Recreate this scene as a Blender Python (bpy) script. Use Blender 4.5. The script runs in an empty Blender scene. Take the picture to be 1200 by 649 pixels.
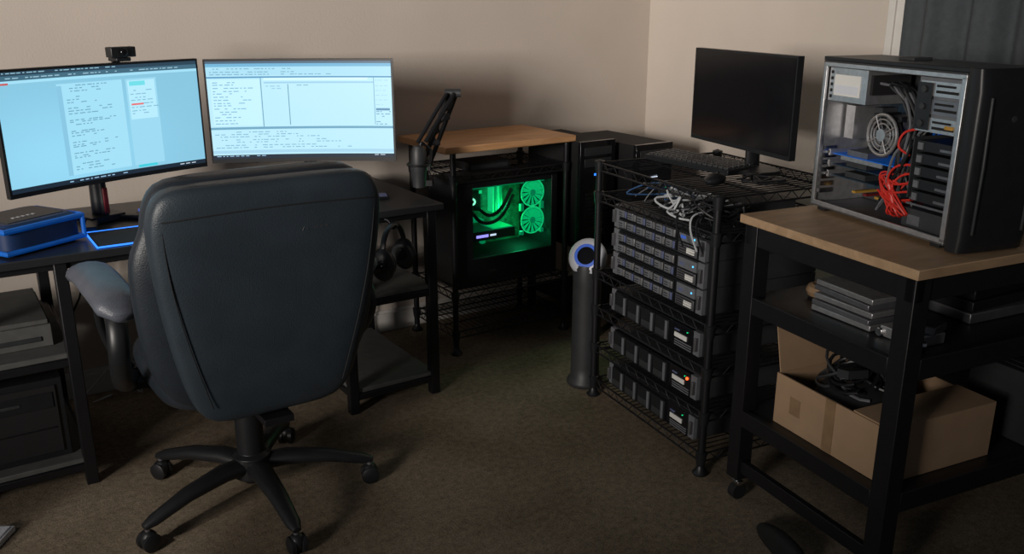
import bpy, bmesh, math, random
from mathutils import Vector, Matrix, Euler
random.seed(7)
S = bpy.context.scene
col = S.collection
rad = math.radians

# ---------------------------------------------------------------- materials
def mat(name, c, rough=0.5, metal=0.0, var=0.12, nscale=30.0, bump=0.0, bscale=200.0, emit=None, estr=1.0, alpha=1.0, spec=0.5):
    m = bpy.data.materials.new(name); m.use_nodes = True
    nt = m.node_tree; b = nt.nodes['Principled BSDF']
    b.inputs['Roughness'].default_value = rough
    b.inputs['Metallic'].default_value = metal
    b.inputs['Specular IOR Level'].default_value = spec
    tc = nt.nodes.new('ShaderNodeTexCoord')
    n = nt.nodes.new('ShaderNodeTexNoise'); n.inputs['Scale'].default_value = nscale; n.inputs['Detail'].default_value = 4
    nt.links.new(tc.outputs['Object'], n.inputs['Vector'])
    r = nt.nodes.new('ShaderNodeValToRGB')
    r.color_ramp.elements[0].position = 0.3; r.color_ramp.elements[1].position = 0.7
    r.color_ramp.elements[0].color = tuple(x*(1-var) for x in c)+(1,)
    r.color_ramp.elements[1].color = tuple(min(1, x*(1+var)) for x in c)+(1,)
    nt.links.new(n.outputs['Fac'], r.inputs['Fac'])
    nt.links.new(r.outputs['Color'], b.inputs['Base Color'])
    if bump > 0:
        n2 = nt.nodes.new('ShaderNodeTexNoise'); n2.inputs['Scale'].default_value = bscale; n2.inputs['Detail'].default_value = 3
        nt.links.new(tc.outputs['Object'], n2.inputs['Vector'])
        bp = nt.nodes.new('ShaderNodeBump'); bp.inputs['Strength'].default_value = bump; bp.inputs['Distance'].default_value = 0.005
        nt.links.new(n2.outputs['Fac'], bp.inputs['Height']); nt.links.new(bp.outputs['Normal'], b.inputs['Normal'])
    if emit:
        b.inputs['Emission Color'].default_value = tuple(emit)+(1,)
        b.inputs['Emission Strength'].default_value = estr
    if alpha < 1: b.inputs['Alpha'].default_value = alpha
    return m

M = {}
M['wall'] = mat('wall_paint', (0.60, 0.53, 0.465), 0.9, var=0.03, nscale=3, bump=0.15, bscale=120)
M['trim'] = mat('trim_white', (0.72, 0.69, 0.65), 0.5, var=0.02)
M['black'] = mat('black_metal', (0.010, 0.010, 0.012), 0.45, 0.2)
M['blackp'] = mat('black_plastic', (0.011, 0.012, 0.014), 0.42)
M['dark'] = mat('matte_black', (0.007, 0.007, 0.008), 0.8)
M['gloss'] = mat('gloss_black', (0.008, 0.008, 0.010), 0.12)
M['leather'] = mat('black_leather', (0.026, 0.037, 0.048), 0.45, var=0.12, nscale=12, bump=0.22, bscale=300)
M['leather2'] = mat('leather_dark', (0.017, 0.023, 0.031), 0.45, bump=0.22, bscale=300)
M['pad'] = mat('armrest_leather_daylit', (0.10, 0.11, 0.135), 0.38, bump=0.25, bscale=300)  # daylight on the pads painted in: lighter than the other chair leather
M['seam'] = mat('seam', (0.008, 0.009, 0.011), 0.8)
M['grey'] = mat('grey_laminate', (0.10, 0.10, 0.097), 0.6)
M['dgrey'] = mat('dark_grey', (0.032, 0.034, 0.037), 0.5)
M['mgrey'] = mat('mid_grey_plastic', (0.14, 0.145, 0.16), 0.4)
M['desk'] = mat('desk_top_black', (0.022, 0.023, 0.026), 0.35)
M['silver'] = mat('brushed_silver', (0.55, 0.55, 0.56), 0.35, 0.8, nscale=60)
M['steel'] = mat('steel', (0.27, 0.27, 0.29), 0.4, 0.8)
M['chrome'] = mat('chrome', (0.6, 0.6, 0.6), 0.2, 1.0)
M['white'] = mat('white_plastic', (0.68, 0.70, 0.76), 0.4, var=0.02)
M['label'] = mat('label', (0.75, 0.75, 0.72), 0.6, var=0.02)
M['card'] = mat('cardboard', (0.38, 0.25, 0.15), 0.85, var=0.06, nscale=15)
M['tape'] = mat('tape', (0.28, 0.18, 0.10), 0.35)
M['red'] = mat('red_cable', (0.60, 0.03, 0.02), 0.4)
M['redp'] = mat('red_plastic', (0.16, 0.012, 0.012), 0.4)
M['blue'] = mat('blue_plastic_glow', (0.01, 0.13, 0.55), 0.4, emit=(0.0, 0.10, 0.5), estr=0.15)  # faint emission added to brighten plain plastic, not a light source
M['navy'] = mat('navy_screen_tint', (0.012, 0.035, 0.11), 0.5)  # dark blue case, with the monitor's light tinted into its colour
M['bluel'] = mat('blue_led', (0.02, 0.1, 0.6), 0.4, emit=(0.03, 0.22, 1.0), estr=1.6)
M['blued'] = mat('blue_dim', (0.02, 0.06, 0.2), 0.4, emit=(0.08, 0.18, 0.8), estr=0.35)
M['sblue'] = mat('server_blue', (0.13, 0.15, 0.22), 0.35, 0.3, emit=(0.12, 0.15, 0.40), estr=0.08)
M['cyan'] = mat('cyan_led', (0.02, 0.3, 0.6), 0.4, emit=(0.1, 0.55, 1.0), estr=1.6)
M['green'] = mat('green_led', (0.0, 0.5, 0.15), 0.4, emit=(0.01, 0.72, 0.25), estr=0.9)
M['greend'] = mat('green_dim', (0.02, 0.25, 0.10), 0.4, emit=(0.0, 0.40, 0.16), estr=0.50)
M['greenf'] = mat('green_fan_blade', (0.02, 0.45, 0.16), 0.4, emit=(0.0, 0.60, 0.20), estr=0.80)
M['greenb'] = mat('green_bright', (0.2, 0.9, 0.4), 0.4, emit=(0.30, 1.0, 0.65), estr=1.6)
M['violet'] = mat('violet_led', (0.2, 0.1, 0.6), 0.4, emit=(0.35, 0.3, 1.0), estr=1.6)
M['redl'] = mat('red_led', (0.8, 0.05, 0.0), 0.4, emit=(1.0, 0.10, 0.02), estr=3)
M['whitel'] = mat('white_led', (0.8, 0.8, 0.9), 0.4, emit=(0.7, 0.8, 1.0), estr=1.2)
M['pcb'] = mat('circuit_board', (0.012, 0.03, 0.05), 0.5, var=0.5, nscale=90)
M['board'] = mat('motherboard_glow_tint', (0.05, 0.11, 0.07), 0.4, var=0.6, nscale=60)  # green of the case glow mixed into the board colour
M['curtain'] = mat('curtain_fabric', (0.070, 0.080, 0.088), 0.9, var=0.1, nscale=60, bump=0.2, bscale=500)
M['bluecab'] = mat('blue_cable', (0.03, 0.09, 0.22), 0.5)
M['whitecab'] = mat('white_cable', (0.45, 0.47, 0.49), 0.5)
M['paper'] = mat('paper', (0.65, 0.66, 0.68), 0.8, var=0.02)
M['yellow'] = mat('yellow_part', (0.45, 0.25, 0.04), 0.5)

def glass():
    m = bpy.data.materials.new('tinted_glass'); m.use_nodes = True
    nt = m.node_tree; nt.nodes.clear()
    o = nt.nodes.new('ShaderNodeOutputMaterial'); mx = nt.nodes.new('ShaderNodeMixShader')
    t = nt.nodes.new('ShaderNodeBsdfTransparent'); g = nt.nodes.new('ShaderNodeBsdfGlossy')
    t.inputs['Color'].default_value = (0.85, 0.88, 0.87, 1); g.inputs['Roughness'].default_value = 0.05
    mx.inputs['Fac'].default_value = 0.04
    nt.links.new(t.outputs[0], mx.inputs[1]); nt.links.new(g.outputs[0], mx.inputs[2]); nt.links.new(mx.outputs[0], o.inputs[0])
    return m
M['glass'] = glass()

def wood(name, c1, c2, sc=(1.0, 9.0, 9.0)):
    m = bpy.data.materials.new(name); m.use_nodes = True
    nt = m.node_tree; b = nt.nodes['Principled BSDF']; b.inputs['Roughness'].default_value = 0.5
    tc = nt.nodes.new('ShaderNodeTexCoord'); mp = nt.nodes.new('ShaderNodeMapping'); mp.inputs['Scale'].default_value = sc
    n = nt.nodes.new('ShaderNodeTexNoise'); n.inputs['Scale'].default_value = 4; n.inputs['Detail'].default_value = 8; n.inputs['Distortion'].default_value = 1.0
    r = nt.nodes.new('ShaderNodeValToRGB'); r.color_ramp.elements[0].position = 0.3; r.color_ramp.elements[1].position = 0.7
    r.color_ramp.elements[0].color = c1+(1,); r.color_ramp.elements[1].color = c2+(1,)
    nt.links.new(tc.outputs['Object'], mp.inputs['Vector']); nt.links.new(mp.outputs[0], n.inputs['Vector'])
    nt.links.new(n.outputs['Fac'], r.inputs['Fac']); nt.links.new(r.outputs[0], b.inputs['Base Color'])
    return m
M['wood'] = wood('board_wood', (0.50, 0.25, 0.11), (0.70, 0.39, 0.19))
M['bench'] = wood('bench_wood', (0.34, 0.22, 0.125), (0.47, 0.315, 0.185), (6, 1.5, 6))

def carpet():
    m = bpy.data.materials.new('carpet'); m.use_nodes = True
    nt = m.node_tree; b = nt.nodes['Principled BSDF']; b.inputs['Roughness'].default_value = 1.0; b.inputs['Specular IOR Level'].default_value = 0.03
    tc = nt.nodes.new('ShaderNodeTexCoord')
    n = nt.nodes.new('ShaderNodeTexNoise'); n.inputs['Scale'].default_value = 200; n.inputs['Detail'].default_value = 3
    n3 = nt.nodes.new('ShaderNodeTexNoise'); n3.inputs['Scale'].default_value = 45; n3.inputs['Detail'].default_value = 6; n3.inputs['Roughness'].default_value=.7
    n2 = nt.nodes.new('ShaderNodeTexNoise'); n2.inputs['Scale'].default_value = 2.6; n2.inputs['Detail'].default_value = 6
    r = nt.nodes.new('ShaderNodeValToRGB'); r.color_ramp.elements[0].position = 0.36; r.color_ramp.elements[1].position = 0.64
    r.color_ramp.elements[0].color = (0.125, 0.100, 0.073, 1); r.color_ramp.elements[1].color = (0.34, 0.275, 0.20, 1)
    mx = nt.nodes.new('ShaderNodeMixRGB'); mx.blend_type = 'MULTIPLY'; mx.inputs[0].default_value = 0.7
    r2 = nt.nodes.new('ShaderNodeValToRGB'); r2.color_ramp.elements[0].position = 0.35; r2.color_ramp.elements[1].position = 0.6
    r2.color_ramp.elements[0].color = (0.60, 0.58, 0.55, 1)
    bp = nt.nodes.new('ShaderNodeBump'); bp.inputs['Strength'].default_value = 0.6; bp.inputs['Distance'].default_value = 0.005
    ad = nt.nodes.new('ShaderNodeMixRGB'); ad.inputs[0].default_value=.5
    L = nt.links.new
    for q in (n,n2,n3): L(tc.outputs['Object'], q.inputs['Vector'])
    L(n.outputs['Fac'], ad.inputs[1]); L(n3.outputs['Fac'], ad.inputs[2])
    L(ad.outputs[0], r.inputs['Fac']); L(n2.outputs['Fac'], r2.inputs['Fac'])
    L(r.outputs[0], mx.inputs[1]); L(r2.outputs[0], mx.inputs[2]); L(mx.outputs[0], b.inputs['Base Color'])
    L(ad.outputs[0], bp.inputs['Height']); L(bp.outputs[0], b.inputs['Normal'])
    return m
M['carpet'] = carpet()

# ---------------------------------------------------------------- mesh builder
class B:
    def __init__(s): s.v = []; s.f = []; s.m = []; s.mats = []
    def mi(s, k):
        if k not in s.mats: s.mats.append(k)
        return s.mats.index(k)
    def add(s, vs, fs, k, X=None):
        o = len(s.v); i = s.mi(k)
        for p in vs:
            p = Vector(p)
            if X: p = X @ p
            s.v.append(p)
        for f in fs: s.f.append([a+o for a in f]); s.m.append(i)
    def box(s, c, d, k, rot=None):
        x, y, z = d[0]/2, d[1]/2, d[2]/2
        vs = [(-x,-y,-z),(x,-y,-z),(x,y,-z),(-x,y,-z),(-x,-y,z),(x,-y,z),(x,y,z),(-x,y,z)]
        fs = [(0,3,2,1),(4,5,6,7),(0,1,5,4),(1,2,6,5),(2,3,7,6),(3,0,4,7)]
        X = Matrix.Translation(c)
        if rot: X = X @ Euler(rot).to_matrix().to_4x4()
        s.add(vs, fs, k, X)
    def bb(s, a, b, k):
        s.box([(a[i]+b[i])/2 for i in range(3)], [abs(b[i]-a[i]) for i in range(3)], k)
    def tube(s, pts, r, k, n=8, flat=1.0, up=None):
        pts = [Vector(p) for p in pts]
        rs = r if isinstance(r, (list, tuple)) else [r]*len(pts)
        vs = []; fs = []
        t0 = (pts[1]-pts[0]).normalized()
        u = Vector(up) if up else (Vector((0,0,1)) if abs(t0.z) < 0.9 else Vector((1,0,0)))
        for i, p in enumerate(pts):
            t = (pts[min(i+1, len(pts)-1)]-pts[max(i-1, 0)])
            t = t.normalized() if t.length > 1e-9 else t0
            a = t.cross(u)
            if a.length < 1e-5: a = t.cross(Vector((0.3,1,0.2)))
            a.normalize(); b = a.cross(t).normalized(); u = b
            for j in range(n):
                th = 2*math.pi*j/n
                vs.append(p + a*math.cos(th)*rs[i] + b*math.sin(th)*rs[i]*flat)
        for i in range(len(pts)-1):
            for j in range(n):
                fs.append((i*n+j, i*n+(j+1)%n, (i+1)*n+(j+1)%n, (i+1)*n+j))
        fs.append(tuple(range(n))[::-1]); fs.append(tuple((len(pts)-1)*n+j for j in range(n)))
        s.add(vs, fs, k)
    def cyl(s, a, b, r, k, n=16, r2=None): s.tube([a, b], [r, r if r2 is None else r2], k, n)
    def ring(s, c, R, r, k, axis='y', n=28, m=8):
        vs = []; fs = []
        for i in range(n):
            a = 2*math.pi*i/n
            for j in range(m):
                b = 2*math.pi*j/m; q = R+r*math.cos(b); h = r*math.sin(b)
                p = {'y': (q*math.cos(a), h, q*math.sin(a)), 'z': (q*math.cos(a), q*math.sin(a), h), 'x': (h, q*math.cos(a), q*math.sin(a))}[axis]
                vs.append(Vector(c)+Vector(p))
        for i in range(n):
            for j in range(m): fs.append((i*m+j, i*m+(j+1)%m, ((i+1)%n)*m+(j+1)%m, ((i+1)%n)*m+j))
        s.add(vs, fs, k)
    def ell(s, c, d, k, n=20, m=12, rot=None):
        vs = []; fs = []
        for i in range(m+1):
            ph = math.pi*i/m
            for j in range(n):
                th = 2*math.pi*j/n
                vs.append((d[0]*math.sin(ph)*math.cos(th), d[1]*math.sin(ph)*math.sin(th), d[2]*math.cos(ph)))
        for i in range(m):
            for j in range(n): fs.append((i*n+j, (i+1)*n+j, (i+1)*n+(j+1)%n, i*n+(j+1)%n))
        X = Matrix.Translation(c)
        if rot: X = X @ Euler(rot).to_matrix().to_4x4()
        s.add(vs, fs, k, X)
    def lathe(s, prof, k, c=(0,0,0), n=28, X=None):
        vs = []; fs = []
        for r, z in prof:
            for j in range(n):
                th = 2*math.pi*j/n; vs.append((c[0]+r*math.cos(th), c[1]+r*math.sin(th), c[2]+z))
        for i in range(len(prof)-1):
            for j in range(n): fs.append((i*n+j, i*n+(j+1)%n, (i+1)*n+(j+1)%n, (i+1)*n+j))
        fs.append(tuple(range(n))[::-1]); fs.append(tuple((len(prof)-1)*n+j for j in range(n)))
        s.add(vs, fs, k, X)
    def loft(s, secs, k, n=32, e=3.0):
        vs = []; fs = []
        for cx, cy, cz, hx, hy in secs:
            for j in range(n):
                th = 2*math.pi*j/n; c = math.cos(th); q = math.sin(th)
                vs.append((cx+hx*math.copysign(abs(c)**(2/e), c), cy+hy*math.copysign(abs(q)**(2/e), q), cz))
        for i in range(len(secs)-1):
            for j in range(n): fs.append((i*n+j, i*n+(j+1)%n, (i+1)*n+(j+1)%n, (i+1)*n+j))
        fs.append(tuple(range(n))[::-1]); fs.append(tuple((len(secs)-1)*n+j for j in range(n)))
        s.add(vs, fs, k)
    def obj(s, name, loc=(0,0,0), rz=0, parent=None, bevel=0, subsurf=0, ang=35):
        me = bpy.data.meshes.new(name); me.from_pydata([tuple(p) for p in s.v], [], s.f)
        for k in s.mats: me.materials.append(M[k])
        for p, i in zip(me.polygons, s.m): p.material_index = i
        bm = bmesh.new(); bm.from_mesh(me); bmesh.ops.recalc_face_normals(bm, faces=bm.faces); bm.to_mesh(me); bm.free()
        for p in me.polygons: p.use_smooth = True
        me.set_sharp_from_angle(angle=rad(ang))
        o = bpy.data.objects.new(name, me); col.objects.link(o)
        o.location = loc; o.rotation_euler = (0,0,rad(rz))
        if parent: o.parent = parent
        if bevel:
            b = o.modifiers.new('b', 'BEVEL'); b.width = bevel; b.segments = 2; b.limit_method = 'ANGLE'
        if subsurf:
            q = o.modifiers.new('s', 'SUBSURF'); q.levels = subsurf; q.render_levels = subsurf
        return o

def smooth(pts, k=6):
    P = [Vector(p) for p in pts]; P = [P[0]*2-P[1]]+P+[P[-1]*2-P[-2]]; out = []
    for i in range(1, len(P)-2):
        for j in range(k):
            t = j/k; a, b, c, d = P[i-1], P[i], P[i+1], P[i+2]
            out.append(0.5*((2*b)+(c-a)*t+(2*a-5*b+4*c-d)*t*t+(3*b-a-3*c+d)*t**3))
    out.append(P[-2]); return out

def empty(name, loc, rz):
    e = bpy.data.objects.new(name, None); col.objects.link(e); e.location = loc; e.rotation_euler = (0,0,rad(rz)); return e

# ---------------------------------------------------------------- room
A = 33.5
cA, sA = math.cos(rad(A)), math.sin(rad(A))
K = (0.697, 4.70)
def loc_at(o, rz, x, y, z=0):
    c, s_ = math.cos(rad(rz)), math.sin(rad(rz)); return (o[0]+x*c-y*s_, o[1]+x*s_+y*c, z)
b = B(); b.bb((-5.5,0,-0.05),(0.12,0.12,2.5),'wall'); b.obj('wall_left', (K[0],K[1],0), A)
b = B(); b.bb((0,-5.0,-0.05),(0.12,0,2.5),'wall'); b.obj('wall_right', (K[0],K[1],0), A)
b = B(); b.bb((-5.5,-5.0,-0.05),(0.12,0.12,0),'carpet'); b.obj('floor', (K[0],K[1],0), A)
b = B(); b.bb((-5.5,-0.014,0),(-0.001,-0.0005,0.085),'trim'); b.bb((-5.5,-0.008,0.085),(-0.001,-0.0005,0.1),'trim'); b.obj('baseboard_left',(K[0],K[1],0),A,bevel=0.002)
b = B(); b.bb((-0.014,-5.0,0),(-0.0005,-0.02,0.085),'trim'); b.bb((-0.008,-5.0,0.085),(-0.0005,-0.02,0.1),'trim'); b.obj('baseboard_right',(K[0],K[1],0),A,bevel=0.002)
b = B()
for (y0, y1) in ((-1.47,-1.375),(-3.1,-3.0)):
    b.bb((-0.030,y0,0.55),(-0.001,y1,2.25),'trim'); b.bb((-0.042,y0+0.06,0.55),(-0.02,y1-0.005,2.25),'trim')
b.bb((-0.030,-3.1,2.25),(-0.001,-1.375,2.34),'trim'); b.bb((-0.05,-3.12,0.50),(-0.001,-1.355,0.55),'trim')
b.bb((-0.012,-3.0,0.55),(-0.001,-1.47,2.25),'dgrey'); b.bb((-0.03,-2.26,0.55),(-0.001,-2.21,2.25),'trim')
b.obj('window_1',(K[0],K[1],0),A,bevel=0.003)
b = B(); vs=[]; fs=[]; n=260; zs=[0.04,0.5,1.0,1.5,2.0,2.32]
for zi,z in enumerate(zs):
    for i in range(n+1):
        t=i/n; y=-1.49-1.6*t
        d=0.034*math.sin(t*56+0.3*math.sin(z*2))+0.010*math.sin(t*131+1)
        vs.append((-0.115+d*(1.0-0.15*zi/5), y, z))
for zi in range(len(zs)-1):
    for i in range(n): fs.append((zi*(n+1)+i, zi*(n+1)+i+1, (zi+1)*(n+1)+i+1, (zi+1)*(n+1)+i))
b.add(vs,fs,'curtain'); b.cyl((-0.115,-1.40,2.34),(-0.115,-3.2,2.34),0.012,'black')
for y in (-1.42,-3.15): b.cyl((-0.115,y,2.34),(-0.03,y,2.34),0.008,'black'); b.ell((-0.115,y,2.34),(0.02,0.02,0.02),'black')
o=b.obj('curtain',(K[0],K[1],0),A)

# ---------------------------------------------------------------- desk
C = (-0.2475, 3.167); DL = 1.65
D0 = (C[0]-DL*cA, C[1]-DL*sA)
def dk(x,y,z=0.75): return loc_at(D0, A, x, y, z)
b = B()
b.bb((0,0,0.725),(DL,0.65,0.75),'desk')
for x in (0.02,0.385,1.275,1.61):
    for y in (0.02,0.60):
        b.bb((x-0.018,y,0),(x+0.018,y+0.036,0.725),'black')
for x0,x1 in ((0.02,0.385),(1.275,1.61)):
    b.bb((x0,0.03,0.425),(x1,0.63,0.443),'grey'); b.bb((x0,0.022,0.40),(x1,0.05,0.425),'black'); b.bb((x0,0.60,0.40),(x1,0.63,0.425),'black')
    b.bb((x0,0.03,0.075),(x1,0.63,0.092),'grey'); b.bb((x0,0.022,0.05),(x1,0.05,0.075),'black'); b.bb((x0,0.60,0.05),(x1,0.63,0.075),'black')
    for xx in (x0,x1):
        for z in (0.06,0.41,0.70): b.bb((xx-0.012,0.05,z),(xx+0.012,0.61,z+0.02),'black')
b.bb((0.02,0.03,0.70),(DL-0.04,0.05,0.725),'black'); b.bb((0.02,0.60,0.66),(DL-0.04,0.62,0.725),'black')
b.obj('computer_desk',(D0[0],D0[1],0),A,bevel=0.003)

b = B(); b.bb((0,0,0),(0.30,0.42,0.26),'blackp'); b.bb((0.02,-0.006,0.02),(0.28,0,0.24),'dark'); b.bb((0.03,-0.008,0.10),(0.27,-0.005,0.105),'gloss'); b.bb((0.03,-0.009,0.17),(0.27,-0.005,0.22),'blackp'); b.bb((0.12,-0.011,0.19),(0.18,-0.008,0.20),'dgrey')
b.obj('file_box',dk(0.045,0.08,0.0935),A,bevel=0.008)
b = B(); b.bb((0,0,0),(0.30,0.38,0.07),'grey'); b.bb((0.006,0.006,0.07),(0.294,0.374,0.085),'grey'); b.bb((0.03,-0.004,0.02),(0.27,0,0.035),'dgrey')
b.obj('printer',dk(0.045,0.12,0.444),A,bevel=0.006)

# ---------------------------------------------------------------- screens
def make_canvas(W,H,bg): return [[bg for _ in range(W)] for _ in range(H)]
def rect(cv,x0,y0,x1,y1,c):
    H=len(cv); W=len(cv[0])
    for j in range(max(0,int(y0*H)),min(H,max(int(y0*H)+1,int(y1*H)))):
        for i in range(max(0,int(x0*W)),min(W,max(int(x0*W)+1,int(x1*W)))): cv[j][i]=c
def lines(cv,x0,y0,x1,y1,c,step,p=0.72):
    H=len(cv); W=len(cv[0]); y=y0
    while y<y1:
        x=x0; j=int(y*H); end=x0+(x1-x0)*random.uniform(0.45,1)
        while x<end:
            w=random.uniform(0.008,0.03)
            if random.random()<p:
                for i in range(int(x*W),min(W,int((x+w)*W))): cv[j][i]=c
            x+=w+0.008
        y+=step
W_,H_=220,124
cl=make_canvas(W_,H_,(0.24,0.56,0.74))
for j in range(H_):
    for i in range(W_):
        g=0.86+0.22*math.exp(-((i/W_-0.25)**2+(j/H_-0.75)**2)*4); cl[j][i]=(0.25*g,0.57*g,0.75*g)
rect(cl,0,0,1,0.035,(0.02,0.05,0.08)); lines(cl,0.02,0.01,0.9,0.03,(0.25,0.45,0.55),0.03)
rect(cl,0,0.04,1,0.075,(0.05,0.13,0.19)); lines(cl,0.05,0.05,0.95,0.06,(0.3,0.5,0.6),0.03)
rect(cl,0,0.08,1,0.10,(0.33,0.66,0.82)); rect(cl,0,0.095,0.06,0.105,(0.5,0.1,0.1))
rect(cl,0.28,0.13,0.60,0.93,(0.33,0.66,0.82)); rect(cl,0.28,0.15,0.30,0.93,(0.22,0.50,0.67))
yy=0.15
while yy<0.9:
    lines(cl,0.32,yy,0.56,yy+0.055,(0.14,0.34,0.46),0.022); yy+=0.098
rect(cl,0.62,0.13,0.78,0.93,(0.30,0.62,0.78)); rect(cl,0.63,0.15,0.77,0.5,(0.42,0.74,0.88)); lines(cl,0.64,0.24,0.76,0.48,(0.2,0.42,0.55),0.03); rect(cl,0.64,0.16,0.72,0.20,(0.15,0.65,0.72)); rect(cl,0.64,0.36,0.70,0.375,(0.7,0.15,0.15))
rect(cl,0.64,0.93,0.74,0.955,(0.05,0.55,0.65)); rect(cl,0,0.965,1,1,(0.01,0.02,0.035)); lines(cl,0.25,0.98,0.62,0.99,(0.3,0.5,0.7),0.03); lines(cl,0.86,0.98,0.98,0.99,(0.5,0.6,0.7),0.03)
cr=make_canvas(W_,H_,(0.45,0.74,0.86))
rect(cr,0,0,1,0.025,(0.06,0.12,0.18)); rect(cr,0,0.03,1,0.06,(0.14,0.40,0.60)); rect(cr,0,0.06,1,0.15,(0.36,0.66,0.80)); lines(cr,0.02,0.075,0.7,0.145,(0.16,0.36,0.50),0.03)
rect(cr,0,0.155,1,0.17,(0.08,0.28,0.48)); rect(cr,0.30,0.17,0.87,0.20,(0.60,0.84,0.92)); rect(cr,0.30,0.21,0.90,0.23,(0.3,0.55,0.72))
rect(cr,0.02,0.19,0.28,0.66,(0.50,0.79,0.90)); lines(cr,0.03,0.21,0.22,0.65,(0.16,0.38,0.54),0.03); rect(cr,0.285,0.17,0.29,0.68,(0.12,0.3,0.42)); rect(cr,0.43,0.24,0.435,0.66,(0.12,0.3,0.42))
lines(cr,0.31,0.25,0.42,0.30,(0.25,0.47,0.62),0.03); lines(cr,0.48,0.245,0.62,0.26,(0.2,0.4,0.5),0.03)
rect(cr,0.90,0.17,0.905,0.66,(0.2,0.42,0.55)); rect(cr,0.91,0.49,0.99,0.51,(0.1,0.25,0.4)); lines(cr,0.91,0.52,0.99,0.66,(0.12,0.3,0.45),0.026); lines(cr,0.91,0.2,0.99,0.45,(0.35,0.6,0.72),0.05)
rect(cr,0,0.67,1,0.70,(0.14,0.34,0.48)); lines(cr,0.02,0.72,0.85,0.90,(0.18,0.40,0.54),0.027)
rect(cr,0.0,0.915,1,0.945,(0.35,0.6,0.75)); rect(cr,0,0.96,1,1,(0.01,0.02,0.035)); lines(cr,0.02,0.975,0.5,0.985,(0.3,0.5,0.7),0.03); lines(cr,0.86,0.975,0.98,0.985,(0.5,0.6,0.7),0.03)

scr = bpy.data.materials.new('lcd_screen'); scr.use_nodes=True
nt=scr.node_tree; pb=nt.nodes['Principled BSDF']; at=nt.nodes.new('ShaderNodeAttribute'); at.attribute_name='Col'
pb.inputs['Base Color'].default_value=(0.01,0.01,0.012,1); pb.inputs['Roughness'].default_value=0.3
nt.links.new(at.outputs['Color'],pb.inputs['Emission Color']); pb.inputs['Emission Strength'].default_value=1.15

def sag(x,w,s): return -s*(2*x/w)**2
def monitor(name,loc,rz,w,h,s,bottom,canvas=None,accent='redp',style='v'):
    e=empty(name,loc,rz)
    b=B(); n=24; vs=[];fs=[]
    z0,z1=bottom,bottom+h
    def gx(i): return -w/2+w*i/n
    for i in range(n+1):
        x=gx(i); y=sag(x,w,s)
        vs += [(x,y-0.010,z0),(x,y-0.010,z1),(x,y+0.012,z1),(x,y+0.012,z0)]
    for i in range(n):
        a=i*4; c=a+4
        for j in range(4): fs.append((a+j,c+j,c+(j+1)%4,a+(j+1)%4))
    fs.append((0,1,2,3)); fs.append((n*4+3,n*4+2,n*4+1,n*4))
    b.add(vs,fs,'blackp')
    b.loft([(0,0.02,z0+0.05,w*0.30,0.015),(0,0.028,z0+0.09,w*0.36,0.026),(0,0.028,z1-0.12,w*0.36,0.026),(0,0.02,z1-0.06,w*0.30,0.012)],'blackp')
    b.obj('housing',parent=e)
    bz=0.007; bot=0.014; W2=w-2*bz; h2=h-bz-bot
    nx,ny=(W_,H_) if canvas else (24,2)
    vs=[];fs=[]
    for j in range(ny+1):
        z=z0+bot+h2*j/ny
        for i in range(nx+1):
            x=-W2/2+W2*i/nx; vs.append((x,sag(x,w,s)-0.0115,z))
    for j in range(ny):
        for i in range(nx):
            a=j*(nx+1)+i; fs.append((a,a+1,a+nx+2,a+nx+1))
    me=bpy.data.meshes.new('screen'); me.from_pydata(vs,[],fs)
    if canvas:
        me.materials.append(scr); ca=me.color_attributes.new('Col','FLOAT_COLOR','CORNER'); arr=[]
        for j in range(ny):
            for i in range(nx):
                c=canvas[ny-1-j][i]; arr += [c[0],c[1],c[2],1]*4
        ca.data.foreach_set('color',arr)
    else: me.materials.append(M['gloss'])
    for p in me.polygons: p.use_smooth=True
    o=bpy.data.objects.new('screen',me); col.objects.link(o); o.parent=e
    b=B()
    if style=='v':
        b.tube([(0,0.10,0.0075),(0,0.10,z0+h*0.5)],[0.026,0.02],'blackp',16)
        b.box((0,0.07,z0+h*0.5),(0.08,0.07,0.08),'blackp')
        for sx in (-1,1): b.box((sx*0.06,0.05,0.009),(0.035,0.19,0.016),'blackp',rot=(0,0,sx*0.6))
        b.box((0,0.10,0.012),(0.12,0.10,0.022),'blackp'); b.tube([(0,0.07,0.02),(0,0.07,z0+0.05)],0.013,'blackp',12); b.bb((-.008,0.052,0.03),(.008,0.060,z0-.03),accent)
    else:
        b.loft([(0,0.05,0.001,0.115,0.085),(0,0.05,0.012,0.11,0.08),(0,0.05,0.018,0.04,0.03)],'blackp',e=2.6)
        b.tube([(0,0.06,0.015),(0,0.055,z0+h*0.35)],[0.028,0.028],'blackp',16,flat=0.5)
        b.box((0,0.045,z0+h*0.38),(0.1,0.04,0.12),'blackp')
    b.obj('stand',parent=e,bevel=0.002)
    return e
def mon_between(name,p,q,**k):
    cx,cy=(p[0]+q[0])/2,(p[1]+q[1])/2; d=Vector((q[0]-p[0],q[1]-p[1])); a=math.degrees(math.atan2(d.y,d.x))
    z=k.pop('z'); return monitor(name,(cx,cy,z),a,d.length,**k)
mon_between('computer_monitor',(-1.485,2.565),(-1.095,3.125),z=0.7505,h=0.368,s=0.022,bottom=0.145,canvas=cl)
mon_between('computer_monitor',(-1.062,3.165),(-0.418,3.215),z=0.7505,h=0.358,s=0.022,bottom=0.15,canvas=cr,accent='blackp')
b=B(); b.box((0,-0.005,0.030),(0.085,0.035,0.032),'blackp'); b.cyl((0,-0.028,0.030),(0,-0.020,0.030),0.012,'gloss'); b.box((0,0.006,0.007),(0.05,0.05,0.012),'blackp'); b.box((0,0.030,-0.02),(0.03,0.006,0.05),'blackp')
b.obj('webcam',(-1.245,2.915,1.2655),55.0,bevel=0.005)

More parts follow.
